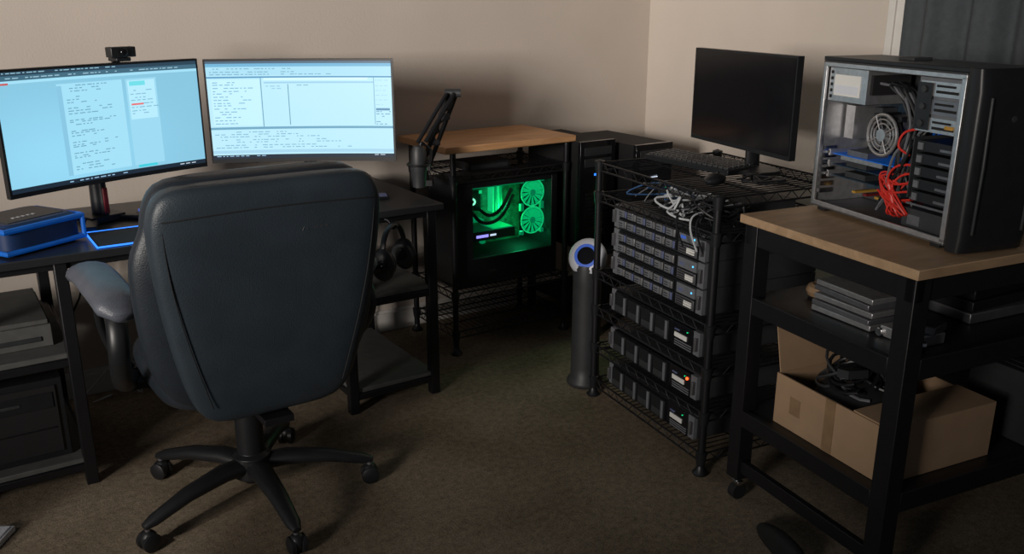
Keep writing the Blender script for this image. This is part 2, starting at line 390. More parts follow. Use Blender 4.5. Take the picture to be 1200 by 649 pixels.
b=B(); b.box((0,0,0.002),(0.30,0.21,0.003),'dark')
for sx in (-1,1): b.tube([(sx*0.15,-0.105,0.003),(sx*0.15,0.105,0.003)],0.0028,'bluel')
for sy in (-1,1): b.tube([(-0.15,sy*0.105,0.003),(0.15,sy*0.105,0.003)],0.0028,'bluel')
b.obj('mouse_pad',dk(0.64,0.120,0.751),A)
b=B(); b.box((0,0,0.010),(0.34,0.12,0.016),'blackp')
for r in range(5):
    for c_ in range(14): b.box((-0.155+c_*0.0235,-0.046+r*0.023,0.022),(0.019,0.018,0.009),'blued' if (r+c_)%3 else 'dgrey')
b.obj('keyboard',dk(0.85,0.345,0.751),A+4,bevel=0.0015)
b=B(); b.ell((0,0,0.019),(0.032,0.058,0.019),'blackp'); b.ring((0,0,0.012),0.035,0.003,'bluel',axis='z'); b.box((0,0.03,0.036),(0.006,0.02,0.008),'cyan')
b.obj('computer_mouse',dk(0.40,0.45,0.7515),A-10)
b=B(); b.loft([(0,0,0,0.120,0.10),(0,0,0.01,0.128,0.11),(0,0,0.075,0.128,0.11),(0,0,0.09,0.112,0.095)],'navy',e=6)
b.box((0,0,0.0905),(0.18,0.15,0.003),'dgrey')
for z,r_ in ((0.012,.008),(0.076,.009)): b.tube([(-0.127,0.10,z),(-0.127,-0.108,z),(0.127,-0.108,z),(0.127,0.10,z)],r_,'blue')
b.tube([(0.127,-0.108,0.01),(0.127,-0.108,0.076)],.007,'blue')
for i,x in enumerate((-0.04,-0.024,-0.008,0.008,0.024)): b.box((x,-0.03,0.0925),(0.010,0.012,0.002),'whitecab')
b.obj('hard_case',dk(0.315,0.19,0.7515),A+30,bevel=0.003)
b=B()
for i in range(4): b.box((0,0,0.001+i*0.0016),(0.15,0.20,0.0012),'paper',rot=(0,0,i*0.04))
b.obj('paper_stack',dk(0.08,0.11,0.751),A)
b=B(); b.box((0,0,0.006),(0.07,0.14,0.009),'gloss'); b.box((0,0,0.011),(0.062,0.125,0.001),'sblue'); b.obj('smartphone',dk(1.46,0.22,0.751),A+70,bevel=0.003)

b=B(); base=Vector((-0.345,3.50,0.7505)); top=Vector((-0.222,3.40,1.12)); end=Vector((-0.335,3.30,0.95))
b.box(base+Vector((0,0,0.012)),(0.06,0.06,0.022),'black'); b.cyl(base+Vector((0,0,0.02)),base+Vector((0,0,0.07)),0.014,'black')
st=base+Vector((0,0,0.07))
for off in (Vector((0.014,0.006,0)),Vector((-0.014,-0.006,0))):
    b.tube([st+off,top+off],0.009,'black',8)
    b.tube([top+off+Vector((-0.008,-0.02,0)),end+off],0.008,'black',8)
for t in (0.0,0.35,0.7,1.0): b.box(st.lerp(top,t),(0.045,0.022,0.022),'black')
b.tube([st.lerp(top,t/20)+Vector((0.008*math.sin(t*2.2),0.008*math.cos(t*2.2),0.012)) for t in range(21)],0.004,'dgrey',6)
b.cyl(top+Vector((-0.03,0,0)),top+Vector((0.03,0,0)),0.016,'dgrey'); b.cyl(end,end+Vector((-0.01,0,-0.03)),0.008,'black')
m0=end+Vector((-0.012,-0.01,-0.11)); b.lathe([(0.012,-0.06),(0.024,-0.055),(0.026,0.0),(0.030,0.01),(0.030,0.075),(0.02,0.098),(0.005,0.10)],'dgrey',c=m0)
b.ring(m0+Vector((0,0,0.03)),0.042,0.004,'black',axis='z'); b.tube([m0+Vector((0.042,0,0.03)),m0+Vector((0.045,0.03,0.08)),end],0.005,'black')
b.obj('microphone_boom_arm')

b=B()
b.tube([(0.078*math.cos(rad(t)),0,0.095*math.sin(rad(t))-0.095) for t in range(-10,191,10)],0.011,'blackp',8,flat=0.6)
for sx in (-1,1): b.ell((sx*0.078,0,-0.125),(0.026,0.046,0.058),'blackp'); b.ring((sx*0.062,0,-0.125),0.032,0.012,'dgrey',axis='x'); b.ell((sx*0.1,0,-0.125),(0.006,0.022,0.022),'gloss')
b.tube(smooth([(0,0.03,0.016),(0,0.014,0.010),(0,0,-0.014),(0,-0.02,0.0)]),0.004,'black')
b.obj('headphones',dk(1.425,-0.036,0.708),A+35)

b=B(); gw,gh=.46,.70
b.tube([(0,0,.02),(gw,0,.02),(gw,0,gh),(0,0,gh),(0,0,.02)],.004,'black',6)
for i in range(1,12): b.tube([(gw*i/12,0,.02),(gw*i/12,0,gh)],.002,'black',5)
for i in range(1,14): b.tube([(0,0.003,.02+(gh-.02)*i/14),(gw,0.003,.02+(gh-.02)*i/14)],.002,'black',5)
for x in (0.03,gw-.03): b.tube([(x,-.06,.006),(x,.03,.006)],.005,'black',6); b.cyl((x,0,.006),(x,0,.03),.004,'black',8)
b.obj('wire_grid_panel',dk(1.19,.712,0),A)

# ---------------------------------------------------------------- office chair
CH=empty('office_chair',(-0.785,2.41,0),A)
b=B()
def bc(z): return -0.225-0.15*(z-0.42)
def sh(z,hx,hy,dx=0.0): return (dx,bc(z)-.045,z,hx,hy)
secs=[sh(.405,.12,.02),sh(.415,.17,.035),sh(.45,.205,.045),sh(.52,.228,.05),sh(.62,.25,.05),sh(.75,.272,.05),sh(.87,.285,.052),sh(.95,.288,.055),sh(.99,.282,.056),sh(1.02,.270,.052),sh(1.04,.250,.044),sh(1.051,.215,.025)]
b.loft(secs,'leather',n=44,e=4.5); b.obj('back_shell',parent=CH,subsurf=1,ang=180)
b=B()
def cu(z,hx,hy): return (0,bc(z)+.035,z,hx,hy)
secs=[cu(.42,.18,.03),cu(.45,.24,.055),cu(.53,.285,.065),cu(.60,.302,.06),cu(.66,.31,.062),cu(.78,.320,.062),cu(.86,.320,.062),cu(.905,.300,.052),cu(.935,.285,.050),cu(.96,.284,.064),cu(1.01,.272,.07),cu(1.042,.25,.062),cu(1.060,.21,.03)]
b.loft(secs,'leather2',n=44,e=3.0); b.obj('back_cushion',parent=CH,subsurf=1,ang=180)
b=B()
def rear(x,z,hw,e=4.5,hy=.053): return (x,bc(z)-.045-hy*max(0,(1-abs(x/hw)**e))**(1/e)-0.0005,z)
b.tube([rear(x*0.01,0.975+0.010*(1-(x/27)**2),.284,hy=.0545) for x in range(-26,27)],0.0022,'seam',6)
for sx in (-1,1): b.tube([rear(sx*(0.165+0.095*math.sin((z-44)/56*1.6)),z*0.01,.30,hy=.0495) for z in range(47,97,2)],0.0016,'seam',6)
b.tube([(0.065,bc(.92)-.0985,.915),(0.073,bc(.92)-.0985,.93),(0.081,bc(.92)-.0985,.915)],0.0010,'dgrey',6)
for i in range(3): b.box((0.10+i*0.014,bc(.92)-.0985,.921),(0.009,0.001,0.007),'dgrey')
b.obj('stitching',parent=CH)
b=B(); b.loft([(0,0.03,.40,.22,.22),(0,0.03,.42,.26,.27),(0,0.03,.47,.275,.285),(0,0.03,.51,.26,.27),(0,0.03,.525,.20,.21)],'leather2',n=40,e=4); b.obj('seat_cushion',parent=CH,subsurf=1,ang=180)
b=B()
for sx in (-1,1):
    ps=smooth([(sx*.28,0.16,.43),(sx*.315,0.18,.50),(sx*.335,0.16,.58),(sx*.345,0.11,.66),(sx*.345,0.08,.70)],5)
    b.tube(ps,.024,'blackp',12,flat=0.6)
    ps=smooth([(sx*.28,0.14,.42),(sx*.31,0.05,.43),(sx*.335,-0.06,.49),(sx*.345,-0.13,.58),(sx*.34,-0.12,.66),(sx*.335,-0.06,.705)],6)
    b.tube(ps,.026,'blackp',12,flat=0.7)
    ps=smooth([(sx*.35,.185,.718),(sx*.35,.16,.735),(sx*.345,.09,.738),(sx*.34,.0,.733),(sx*.332,-.09,.72),(sx*.322,-.15,.69)],5)
    nn=len(ps); b.tube(ps,[.022+0.036*min(1,math.sin(math.pi*(i+0.6)/(nn))*2.4) for i in range(nn)],'pad',16,flat=0.55,up=(0,0,1))
    b.bb((sx*.20,0.06,.405),(sx*.31,0.18,.425),'black')
b.obj('armrests',parent=CH,ang=60)
b=B(); b.bb((-.11,-.14,.355),(.11,.12,.40),'black'); b.cyl((.10,0.02,.37),(.29,.02,.36),.007,'black'); b.ell((.30,.02,.36),(.03,.012,.008),'blackp'); b.cyl((0,-.14,.365),(0,-.19,.365),.02,'blackp')
b.bb((-.04,-.30,.37),(.04,-.10,.39),'black'); b.box((.21,-.15,.415),(.05,.05,.08),'black',rot=(0,.4,0))
b.lathe([(.028,.06),(.028,.20),(.02,.205),(.02,.36)],'gloss'); b.lathe([(.045,.075),(.058,.085),(.055,.15),(.040,.16),(.040,.30),(.05,.31),(.05,.355)],'blackp')
b.obj('mechanism',parent=CH,bevel=0.003)
b=B()
for i in range(5):
    a=rad(-54+72*i-A-2); d=Vector((math.cos(a),math.sin(a),0))
    b.tube([d*.03+Vector((0,0,.118)),d*.10+Vector((0,0,.125)),d*.22+Vector((0,0,.112)),d*.33+Vector((0,0,.083)),d*.36+Vector((0,0,.075))],[.034,.034,.028,.022,.012],'blackp',12,flat=0.75)
    b.cyl(d*.35+Vector((0,0,.035)),d*.35+Vector((0,0,.085)),.008,'steel',10)
    t=Vector((-d.y,d.x,0)); w=d*.35+Vector((0,0,.0275)) 
    for s_ in (-1,1): b.tube([w+t*s_*.006,w+t*s_*.010,w+t*s_*.022,w+t*s_*.026],[.020,.027,.027,.018],'blackp',18)
    b.ell(w+Vector((0,0,.008)),(.024,.024,.026),'blackp')
b.obj('star_base',parent=CH,ang=50)

# ---------------------------------------------------------------- wire shelving
def wshelf(b,w,d,z,step=0.024):
    r=.0034
    for zz in (z,z-.028):
        b.tube([(0,0,zz),(w,0,zz),(w,d,zz),(0,d,zz),(0,0,zz)],r,'black',6)
    n=int(w/0.03)
    for (y) in (0,d):
        b.tube([(w*i/n,y,z if i%2 else z-.028) for i in range(n+1)],.002,'black',5)
    n2=int(d/0.03)
    for x in (0,w): b.tube([(x,d*i/n2,z if i%2 else z-.028) for i in range(n2+1)],.002,'black',5)
    n=int(w/step)
    for i in range(1,n): b.tube([(w*i/n,0,z+.001),(w*i/n,d,z+.001)],.0018,'black',5)
    for y in (d*.33,d*.66): b.tube([(0,y,z-.003),(w,y,z-.003)],.003,'black',6)
def wrack(name,loc,rz,w,d,h,zs,feet=True):
    b=B()
    for x in (0,w):
        for y in (0,d):
            b.cyl((x,y,.03),(x,y,h),.0125,'black',12); b.lathe([(.0125,h),(.012,h+.008),(.004,h+.012)],'blackp',c=(x,y,0),n=12)
            b.lathe([(.024,0),(.026,.006),(.018,.014),(.012,.03)],'blackp',c=(x,y,0),n=16)
            for z in zs: b.lathe([(.015,z-.034),(.019,z+.006),(.016,z+.008)],'blackp',c=(x,y,0),n=12)
    for z in zs: wshelf(b,w,d,z)
    return b.obj(name,loc,rz)
R0=(0.313,3.153); RR=-64.3
wrack('wire_shelving_rack',(R0[0],R0[1],0),RR,0.67,0.52,0.90,[.07,.21,.36,.50,.79,.90])
def server(name,z,kind):
    w,h,dp=.52,.084,.46; b=B()
    b.bb((0,.015,0),(w,dp,h),'dgrey'); b.bb((-.0,0,.002),(.03,.015,h-.002),'mgrey'); b.bb((w-.03,0,.002),(w,.015,h-.002),'mgrey')
    if kind=='silver':
        b.bb((.03,.004,.002),(w-.03,.015,h-.002),'blackp')
        for i in range(6):
            for j in range(2):
                x=.036+i*.057; zz=.006+j*.038
                b.bb((x,-.004,zz),(x+.052,.004,zz+.034),'blackp'); b.bb((x+.002,-.008,zz+.004),(x+.036,-.004,zz+.028),'mgrey'); b.bb((x+.039,-.007,zz+.004),(x+.049,-.004,zz+.028),'sblue' if (i*3+j)%2 else 'silver')
                b.bb((x+.002,-.0085,zz+.025),(x+.036,-.0075,zz+.028),'silver')
                for q in range(2): b.bb((x+.006,-.009,zz+.009+q*.008),(x+.026,-.0075,zz+.012+q*.008),'dark')
        b.bb((w-.13,-.004,.045),(w-.035,.004,.078),'mgrey'); b.bb((w-.12,-.006,.054),(w-.095,-.003,.064),'blued' if z>.6 else 'sblue'); b.bb((w-.13,-.006,.006),(w-.035,-.001,.04),'steel')
        for q in range(4): b.bb((w-.125,-.008,.009+q*.008),(w-.045,-.005,.012+q*.008),'dark')
        b.cyl((w-.05,-.006,.062),(w-.05,-.002,.062),.003,'cyan',10)
        b.bb((w-.085,-.008,.012),(w-.045,-.0055,.03),'label')
    else:
        b.bb((.03,-.002,.002),(w-.03,.015,h-.002),'gloss')
        for i in range(4):
            x=.035+i*.085; b.bb((x,-.010,.006),(x+.078,-.002,.078),'blackp'); b.bb((x+.005,-.012,.012),(x+.055,-.009,.035),'dgrey'); b.bb((x+.06,-.013,.01),(x+.072,-.009,.074),'mgrey')
            for q in range(5): b.bb((x+.006,-.012,.042+q*.007),(x+.052,-.0095,.045+q*.007),'dark')
        b.bb((w-.125,-.006,.034),(w-.06,-.002,.050),'label'); b.bb((w-.125,-.006,.058),(w-.10,-.002,.062),'sblue')
        for q in range(3): b.bb((w-.125,-.005,.006+q*.008),(w-.035,-.002,.010+q*.008),'mgrey')
        b.cyl((w-.058,-.006,.066),(w-.058,-.002,.066),.002,'green',8)
        if kind=='bred': b.cyl((w-.045,-.007,.062),(w-.045,-.002,.062),.005,'redl',12)
    b.bb((0.004,-.012,.02),(.014,0,.064),'steel'); b.bb((w-.014,-.012,.02),(w-.004,0,.064),'steel')
    p=loc_at(R0,RR,.075,.022,z); return b.obj(name,p,RR,bevel=.0008)
for z,k in ((.681,'silver'),(.5945,'silver'),(.508,'silver'),(.368,'black'),(.218,'bred'),(.078,'black')): server('rack_server',z,k)
b=B(); b.bb((0,0,0),(.44,.22,.044),'dgrey')
for i in range(16): b.bb((.03+i*.023,-.002,.008),(.047+i*.023,.002,.022),'dark'); b.bb((.03+i*.023,-.003,.026),(.036+i*.023,0,.029),'greend' if i%3==0 else 'dark')
b.obj('network_switch',loc_at(R0,RR,.12,.18,.796),RR,bevel=.002)
b=B()
for i in range(30):
    x=random.uniform(.26,.62); y=random.uniform(-.01,.10); z=random.uniform(.805,.86)
    pts=[(x,y+.07,.85)]
    for j in range(5):
        x+=random.uniform(-.08,.08); x=min(.65,max(.22,x)); y2=random.uniform(-.03,.14); z=random.uniform(.803,.880); pts.append((x,y2,z))
    b.tube(smooth(pts,6),random.choice([.0025,.003,.0036]),random.choice(['whitecab','bluecab','black','black','dgrey','bluecab','mgrey','whitecab','dgrey']),6)
for x,k in ((.50,'black'),(.57,'whitecab'),(.60,'black')):
    b.tube(smooth([(x,.05,.84),(x+.01,-.02,.83),(x+.02,-.035,.79),(x+.05,-.03,.73)],6),.003,k,6)
b.obj('network_cables',(R0[0],R0[1],0),RR)
b=B(); b.box((0,0,.012),(.40,.14,.018),'blackp',rot=(.04,0,0))
for r in range(5):
    for c_ in range(16): b.box((-.18+c_*.024,-.052+r*.026,.023+(r-2)*.001),(.019,.020,.008),'dgrey')
b.obj('keyboard',loc_at(R0,RR,.215,.27,.9045),RR+8,bevel=.0015)
b=B(); b.ell((0,0,.018),(.03,.055,.018),'blackp'); b.box((0,.02,.035),(.005,.018,.006),'dgrey'); b.obj('computer_mouse',loc_at(R0,RR,.52,.10,.9045),RR+30)
b=B()
for i in range(6):
    pts=[(random.uniform(.50,.64),random.uniform(.17,.30),.912+random.uniform(0,.015)) for _ in range(5)]
    b.tube(smooth(pts,6),.003,'blackp',6)
b.obj('power_cables',(R0[0],R0[1],0),RR)
mon_between('computer_monitor',(.652,3.215),(.853,2.702),z=.9045,h=.312,s=0.0,bottom=.078,canvas=None,accent='blackp',style='flat')

# ---------------------------------------------------------------- corner wire shelf and PC
P0=(-0.238,3.562)
wrack('wire_shelving_rack',(P0[0],P0[1],0),A,0.57,0.36,0.855,[.10,.27,.77])
b=B(); b.bb((-.05,-.03,0),(.60,.39,.028),'wood'); b.obj('wooden_board',loc_at(P0,A,0,0,.8675),A,bevel=.004)
b=B(); b.bb((0,0,0),(.20,.14,.035),'blackp'); b.bb((.01,-.002,.008),(.19,0,.026),'dgrey'); b.obj('network_router',loc_at(P0,A,.10,.04,.774),A,bevel=.004)
pc=empty('gaming_pc',loc_at(P0,A,.025,.03,.2745),A)
b=B(); w,d,h=.52,.23,.46
b.bb((0,0,0),(w,d,.012),'blackp'); b.bb((0,0,h-.012),(w,d,h),'blackp'); b.bb((0,d-.01,.012),(w,d,h-.012),'blackp')
b.bb((0,0,.012),(.012,d-.01,h-.012),'blackp'); b.bb((w-.03,0,.012),(w,d-.01,h-.012),'blackp')
b.bb((.012,.0,.012),(w-.03,.012,.125),'blackp'); b.bb((.012,.0,h-.030),(w-.03,.012,h-.012),'blackp'); b.bb((.012,0,.125),(.085,.012,h-.03),'blackp')
b.bb((.012,.012,.11),(w-.03,d-.01,.125),'dark')
for x in (.03,w-.05):
    for y in (.03,d-.05): b.bb((x,y,-.0),(x+.02,y+.02,.004),'dark')
b.obj('case',parent=pc,bevel=.002)
b=B(); b.bb((.085,.003,.125),(w-.03,.006,h-.03),'glass'); b.obj('side_window',parent=pc)
b=B(); b.bb((.03,d-.02,.125),(.46,d-.012,h-.03),'board')
def fan(b,c,R,k,blade='greenf',ax='y'):
    b.ring(c,R,.0026,k); b.ring(c,R*.86,.0015,'greend')
    b.cyl((c[0],c[1]-.004,c[2]),(c[0],c[1]+.006,c[2]),R*.24,'greend',16)
    for i in range(13):
        a=2*math.pi*i/13; a2=a+.44
        p=[(c[0]+R*.22*math.cos(a),c[1],c[2]+R*.22*math.sin(a)),(c[0]+R*.97*math.cos(a+.2),c[1]-.004,c[2]+R*.97*math.sin(a+.2)),(c[0]+R*.97*math.cos(a2+.15),c[1]+.004,c[2]+R*.97*math.sin(a2+.15)),(c[0]+R*.22*math.cos(a2),c[1]+.002,c[2]+R*.22*math.sin(a2))]
        b.add(p,[(0,1,2,3)],blade)
    for sx in (-1,1):
        for sz in (-1,1): b.box((c[0]+sx*R*.9,c[1]+.008,c[2]+sz*R*.9),(.016,.016,.016),'greend')
fan(b,(.422,.05,.367),.060,'green'); fan(b,(.422,.05,.243),.060,'green')
b.ring((.150,.12,.345),.030,.005,'greenb'); b.box((.150,.125,.345),(.085,.02,.085),'blackp'); b.ring((.150,.112,.345),.012,.004,'greenb',n=16)
for sx,sz in ((-1,-1),(1,-1),(1,1),(-1,1)): b.box((.150+sx*.04,.112,.345+sz*.04),(.014,.004,.014),'green')
b.tube(smooth([(.17,.11,.32),(.20,.06,.29),(.26,.06,.31),(.33,.08,.39)],6),.008,'dgrey'); b.tube(smooth([(.13,.11,.32),(.16,.05,.265),(.25,.05,.275),(.34,.08,.36)],6),.008,'dgrey')
for i in range(4): b.bb((.245+i*.014,.10,.29),(.252+i*.014,.14,.405),'greend' if i%2 else 'green')
b.bb((.09,.05,.415),(.36,.06,.425),'greend')
b.bb((.11,.05,.185),(.33,.17,.225),'dgrey'); b.bb((.13,.048,.198),(.19,.0505,.210),'violet'); b.bb((.20,.048,.20),(.23,.0505,.208),'whitel'); b.bb((.22,.055,.225),(.32,.16,.229),'greend')
b.bb((.09,.10,.255),(.20,.19,.265),'greend')
for i in range(6): b.bb((.10+.045*i,.18,.13+.02*(i%3)),(.12+.045*i,.20,.15+.02*(i%3)),'greend' if i%2 else 'dgrey')
b.bb((.16,-.001,.055),(.20,.0,.065),'dgrey')
b.obj('components',parent=pc)
for (lx,lz,le) in ((.30,.31,1.3),(.38,.19,.5)):
    l=bpy.data.lights.new('pc_glow','POINT'); l.energy=le; l.color=(.02,1,.35); l.shadow_soft_size=.03
    lo=bpy.data.objects.new('glow',l); col.objects.link(lo); lo.parent=pc; lo.location=(lx,.09,lz)

def kk(x,y,z=0): return loc_at(K,A,x,y,z)
b=B(); b.bb((-.80,-.62,.385),(-.16,-.06,.405),'black')
for x in (-.79,-.20):
    for y in (-.61,-.10): b.bb((x,y,0),(x+.03,y+.03,.385),'black')
b.bb((-.79,-.60,.10),(-.18,-.08,.115),'black'); b.obj('side_table',(K[0],K[1],0),A,bevel=.002)
def tower(loc,rz,w,d,h,led):
    b=B(); b.bb((0,.02,.008),(w,d,h),'dark'); b.bb((-.002,0,.004),(w+.002,.02,h+.002),'gloss')
    b.bb((.02,-.003,h-.06),(w-.02,0,h-.025),'dgrey'); b.bb((.02,-.003,h-.11),(w-.02,0,h-.075),'dgrey'); b.bb((w*.4,-.004,h-.15),(w*.6,0,h-.14),led)
    for i in range(10): b.bb((.03,-.002,.06+i*.018),(w-.03,.0,.07+i*.018),'blackp')
    for x in (.02,w-.04):
        for y in (.04,d-.06): b.bb((x,y,0),(x+.02,y+.02,.01),'dark')
    return b.obj('desktop_tower_pc',loc,rz,bevel=.003)
tower(kk(-.81,-.50,.406),A,.19,.40,.46,'bluel'); tower(kk(-.58,-.60,.406),A,.21,.46,.44,'whitel')

b=B(); b.lathe([(.065,0),(.072,.008),(.070,.022),(.058,.035),(.056,.08),(.054,.42),(.056,.48),(.052,.495)],'dgrey')
X=Matrix.Translation((0.0,-.005,.520))@Euler((0,0,rad(-22))).to_matrix().to_4x4()@Euler((rad(62),0,0)).to_matrix().to_4x4()
b.lathe([(.030,-.045),(.062,-.028),(.074,-.005),(.074,.006),(.068,.018),(.052,.025)],'white',X=X)
b.lathe([(.036,.0255),(.034,.029),(.012,.031)],'gloss',X=X); b.lathe([(.046,.0248),(.046,.0275),(.040,.0282)],'blued',X=X)
b.obj('air_purifier',(0.288,3.262,0),0,ang=50)

# ---------------------------------------------------------------- workbench
W0=(0.652,2.419); WR=-65.0; BW,BL=.585,1.05
b=B()
b.bb((-.012,-.012,.860),(BW+.012,BL,.884),'bench')
for x in (0,BW-.05):
    for y in (0,BL-.06):
        b.bb((x,y,.075),(x+.05,y+.05,.86),'black')
        b.cyl((x+.025,y+.025,.05),(x+.025,y+.025,.085),.010,'chrome',10); b.tube([(x+.012,y+.025,.026),(x+.038,y+.025,.026)],.0258,'dark',18)
        b.box((x+.025,y+.025,.056),(.034,.022,.012),'chrome')
b.bb((0,0.004,.80),(BW,.03,.86),'black'); b.bb((0,BL-.04,.80),(BW,BL-.012,.86),'black'); b.bb((0.004,0,.80),(.03,BL-.02,.86),'black'); b.bb((BW-.03,0,.80),(BW-.004,BL-.02,.86),'black')
for z in (.625,.275):
    b.bb((.004,.004,z),(BW-.004,BL-.02,z+.022),'blackp'); b.bb((.05,.0,z-.02),(BW-.05,.02,z+.030),'black'); b.bb((BW-.02,.05,z-.02),(BW,BL-.06,z+.034),'black')
b.bb((.05,.01,.10),(BW-.05,.03,.14),'black')
b.obj('workbench',(W0[0],W0[1],0),WR,bevel=.002)
def wb(x,y,z): return loc_at(W0,WR,x,y,z)

# open tower PC
T0=(.852,2.497); TR=-70.2
t=empty('open_desktop_tower',(T0[0],T0[1],.8845),TR)
b=B(); w,d,h=.490,.19,.412
b.bb((0,0,.012),(w,d,.018),'steel'); b.bb((0,0,h-.006),(w,d,h),'dgrey'); b.bb((0,d-.006,.018),(w,d,h-.006),'dgrey'); b.bb((0,0,.018),(.006,d-.006,h-.006),'silver')
b.bb((0.0,0,.012),(w,.008,.028),'silver'); b.bb((0,0,h-.016),(w,.008,h-.004),'silver'); b.bb((0,0,.018),(.014,.008,h-.01),'silver'); b.bb((w-.014,0,.018),(w,.008,h-.01),'silver')
b.bb((.006,d-.014,.02),(w,d-.006,h-.008),'dgrey')
b.bb((-.006,.004,h-.0),(w+.01,d+.006,h+.010),'blackp'); b.bb((.0,d,.012),(w,d+.006,h+.0),'blackp')
for x in (.02,w-.05):
    for y in (.01,d-.04): b.bb((x,y,0),(x+.03,y+.025,.012),'dark')
b.loft([(w+.026,d/2,.004,.026,d/2+.006),(w+.028,d/2,.04,.030,d/2+.007),(w+.028,d/2,h-.04,.030,d/2+.007),(w+.024,d/2,h+.012,.025,d/2+.006)],'blackp',e=5,n=32)
b.tube([(w+.059,.02,.05),(w+.062,.02,h/2),(w+.059,.02,h-.05)],.004,'dgrey',8); b.tube([(w+.059,d-.02,.05),(w+.062,d-.02,h/2),(w+.059,d-.02,h-.05)],.004,'dgrey',8)
b.cyl((w+.05,d/2,h-.10),(w+.0585,d/2,h-.10),.008,'dgrey',14); b.bb((.2,.07,h+.010),(.25,.13,h+.018),'dgrey')
b.obj('case',parent=t,bevel=.0015)
b=B()
b.bb((.03,d-.024,.05),(.285,d-.016,.31),'pcb')
b.bb((.018,.010,h-.105),(.165,.15,h-.018),'silver'); b.bb((.04,.008,h-.09),(.14,.010,h-.035),'label'); b.bb((.045,.007,h-.085),(.135,.0085,h-.062),'white')
for i in range(5): b.bb((.024,.0085,h-.098+i*.016),(.032,.010,h-.090+i*.016),'dark')
b.bb((.165,.02,h-.08),(.175,.14,h-.03),'dark')
c=(.215,.032,.235)
b.cyl((c[0],c[1]+.014,c[2]),(c[0],c[1]+.02,c[2]),.050,'dark',28)
b.ring(c,.052,.0045,'silver'); b.ring(c,.040,.0020,'silver'); b.ring(c,.029,.0020,'silver'); b.cyl((c[0],c[1]-.006,c[2]),(c[0],c[1]+.01,c[2]),.016,'silver',18)
for i in range(4):
    a=i*math.pi/2+.5; b.tube([(c[0],c[1]-.004,c[2]),(c[0]+.052*math.cos(a),c[1]-.004,c[2]+.052*math.sin(a))],.0020,'silver',6)
for i in range(7):
    a=2*math.pi*i/7; q=[(c[0]+.015*math.cos(a),c[1]+.004,c[2]+.015*math.sin(a)),(c[0]+.047*math.cos(a+.1),c[1]+.002,c[2]+.047*math.sin(a+.1)),(c[0]+.047*math.cos(a+.7),c[1]+.010,c[2]+.047*math.sin(a+.7)),(c[0]+.015*math.cos(a+.5),c[1]+.008,c[2]+.015*math.sin(a+.5))]
    b.add(q,[(0,1,2,3)],'mgrey')
for sx in (-1,1):
    for sz in (-1,1): b.box((c[0]+sx*.044,c[1]+.05,c[2]+sz*.044),(.012,.08,.012),'blackp')
for i in range(9): b.bb((.175+i*.009,.065,.19),(.177+i*.009,.16,.28),'steel')
for i in range(4): b.bb((.285+i*.008,.12,.20),(.288+i*.008,.168,.31),'blue' if i%2 else 'pcb')
b.bb((.014,.08,.20),(.05,.168,.29),'silver'); b.box((.10,.14,.22),(.04,.05,.03),'steel'); b.box((.10,.14,.27),(.03,.05,.04),'dgrey')
for i,(z,k) in enumerate(((.155,'blue'),(.125,'pcb'),(.095,'pcb'))):
    b.bb((.016,.05,z),(.25-.03*i,.165,z+.003),k); b.bb((.012,.04,z-.004),(.016,.165,z+.014),'silver'); b.bb((.06,.06,z+.003),(.14,.13,z+.018),'steel' if i==0 else 'dgrey')
b.bb((.05,.048,.145),(.21,.052,.156),'silver')
for i in range(7): b.bb((.008,.02,.045+i*.02),(.012,.06,.058+i*.02),'chrome')
for i in range(5): b.bb((.06+i*.045,.09,.05),(.075+i*.045,.168,.056),random.choice(['blue','yellow','blackp','redp']))
q=.030
b.bb((.315+q,.008,h-.145),(.452+q,.012,h-.018),'mgrey')
b.bb((.315+q,.012,h-.145),(.318+q,.165,h-.018),'steel'); b.bb((.315+q,.012,.10),(.318+q,.165,.25),'dgrey')
for j in range(3):
    z=h-.060-j*.042; b.bb((.325+q,.003,z),(.450+q,.158,z+.034),'silver' if j!=1 else 'steel'); b.bb((.375+q,.001,z+.008),(.44+q,.0035,z+.014),'dark'); b.bb((.375+q,.001,z+.022),(.43+q,.0035,z+.027),'dark')
    if j==2: b.bb((.415+q,.000,z+.012),(.44+q,.0035,z+.020),'yellow')
b.bb((.320+q,-.001,h-.14),(.365+q,.0035,h-.03),'blackp')
for j in range(3): b.cyl((.342+q,-.005,h-.045-j*.04),(.342+q,-.001,h-.045-j*.04),.008,'dgrey',12)
for j in range(5):
    z=.095+j*.031; b.bb((.325+q,.016,z),(.450+q,.15,z+.024),'blackp'); b.bb((.330+q,.012,z+.003),(.345+q,.016,z+.02),'mgrey'); b.bb((.40+q,.012,z+.006),(.44+q,.016,z+.012),'steel')
b.bb((.318+q,.010,.085),(.452+q,.013,.09),'steel'); b.bb((.32,.03,.020),(.47,.16,.07),'dgrey'); b.bb((.34,.028,.03),(.38,.03,.055),'steel')
b.obj('components',parent=t)
b=B()
random.seed(3)
for i in range(14):
    x0=.340; z0=.09+.022*(i%5); sx=random.uniform(-.05,.0)
    pts=[(x0,.03+.01*(i%3),z0),(.31+sx*.5,.004+random.uniform(0,.04),z0-.01),(.29+sx,.015,.07+random.uniform(-.01,.07)),(.31+random.uniform(-.04,.03),.025,.035+random.uniform(0,.03)),(.28,.09,.05)]
    b.tube(smooth(pts,6),.0027,'red',6)
b.tube(smooth([(.35,.03,.27),(.31,.015,.255),(.30,.01,.22),(.33,.02,.20)],6),.003,'red',6)
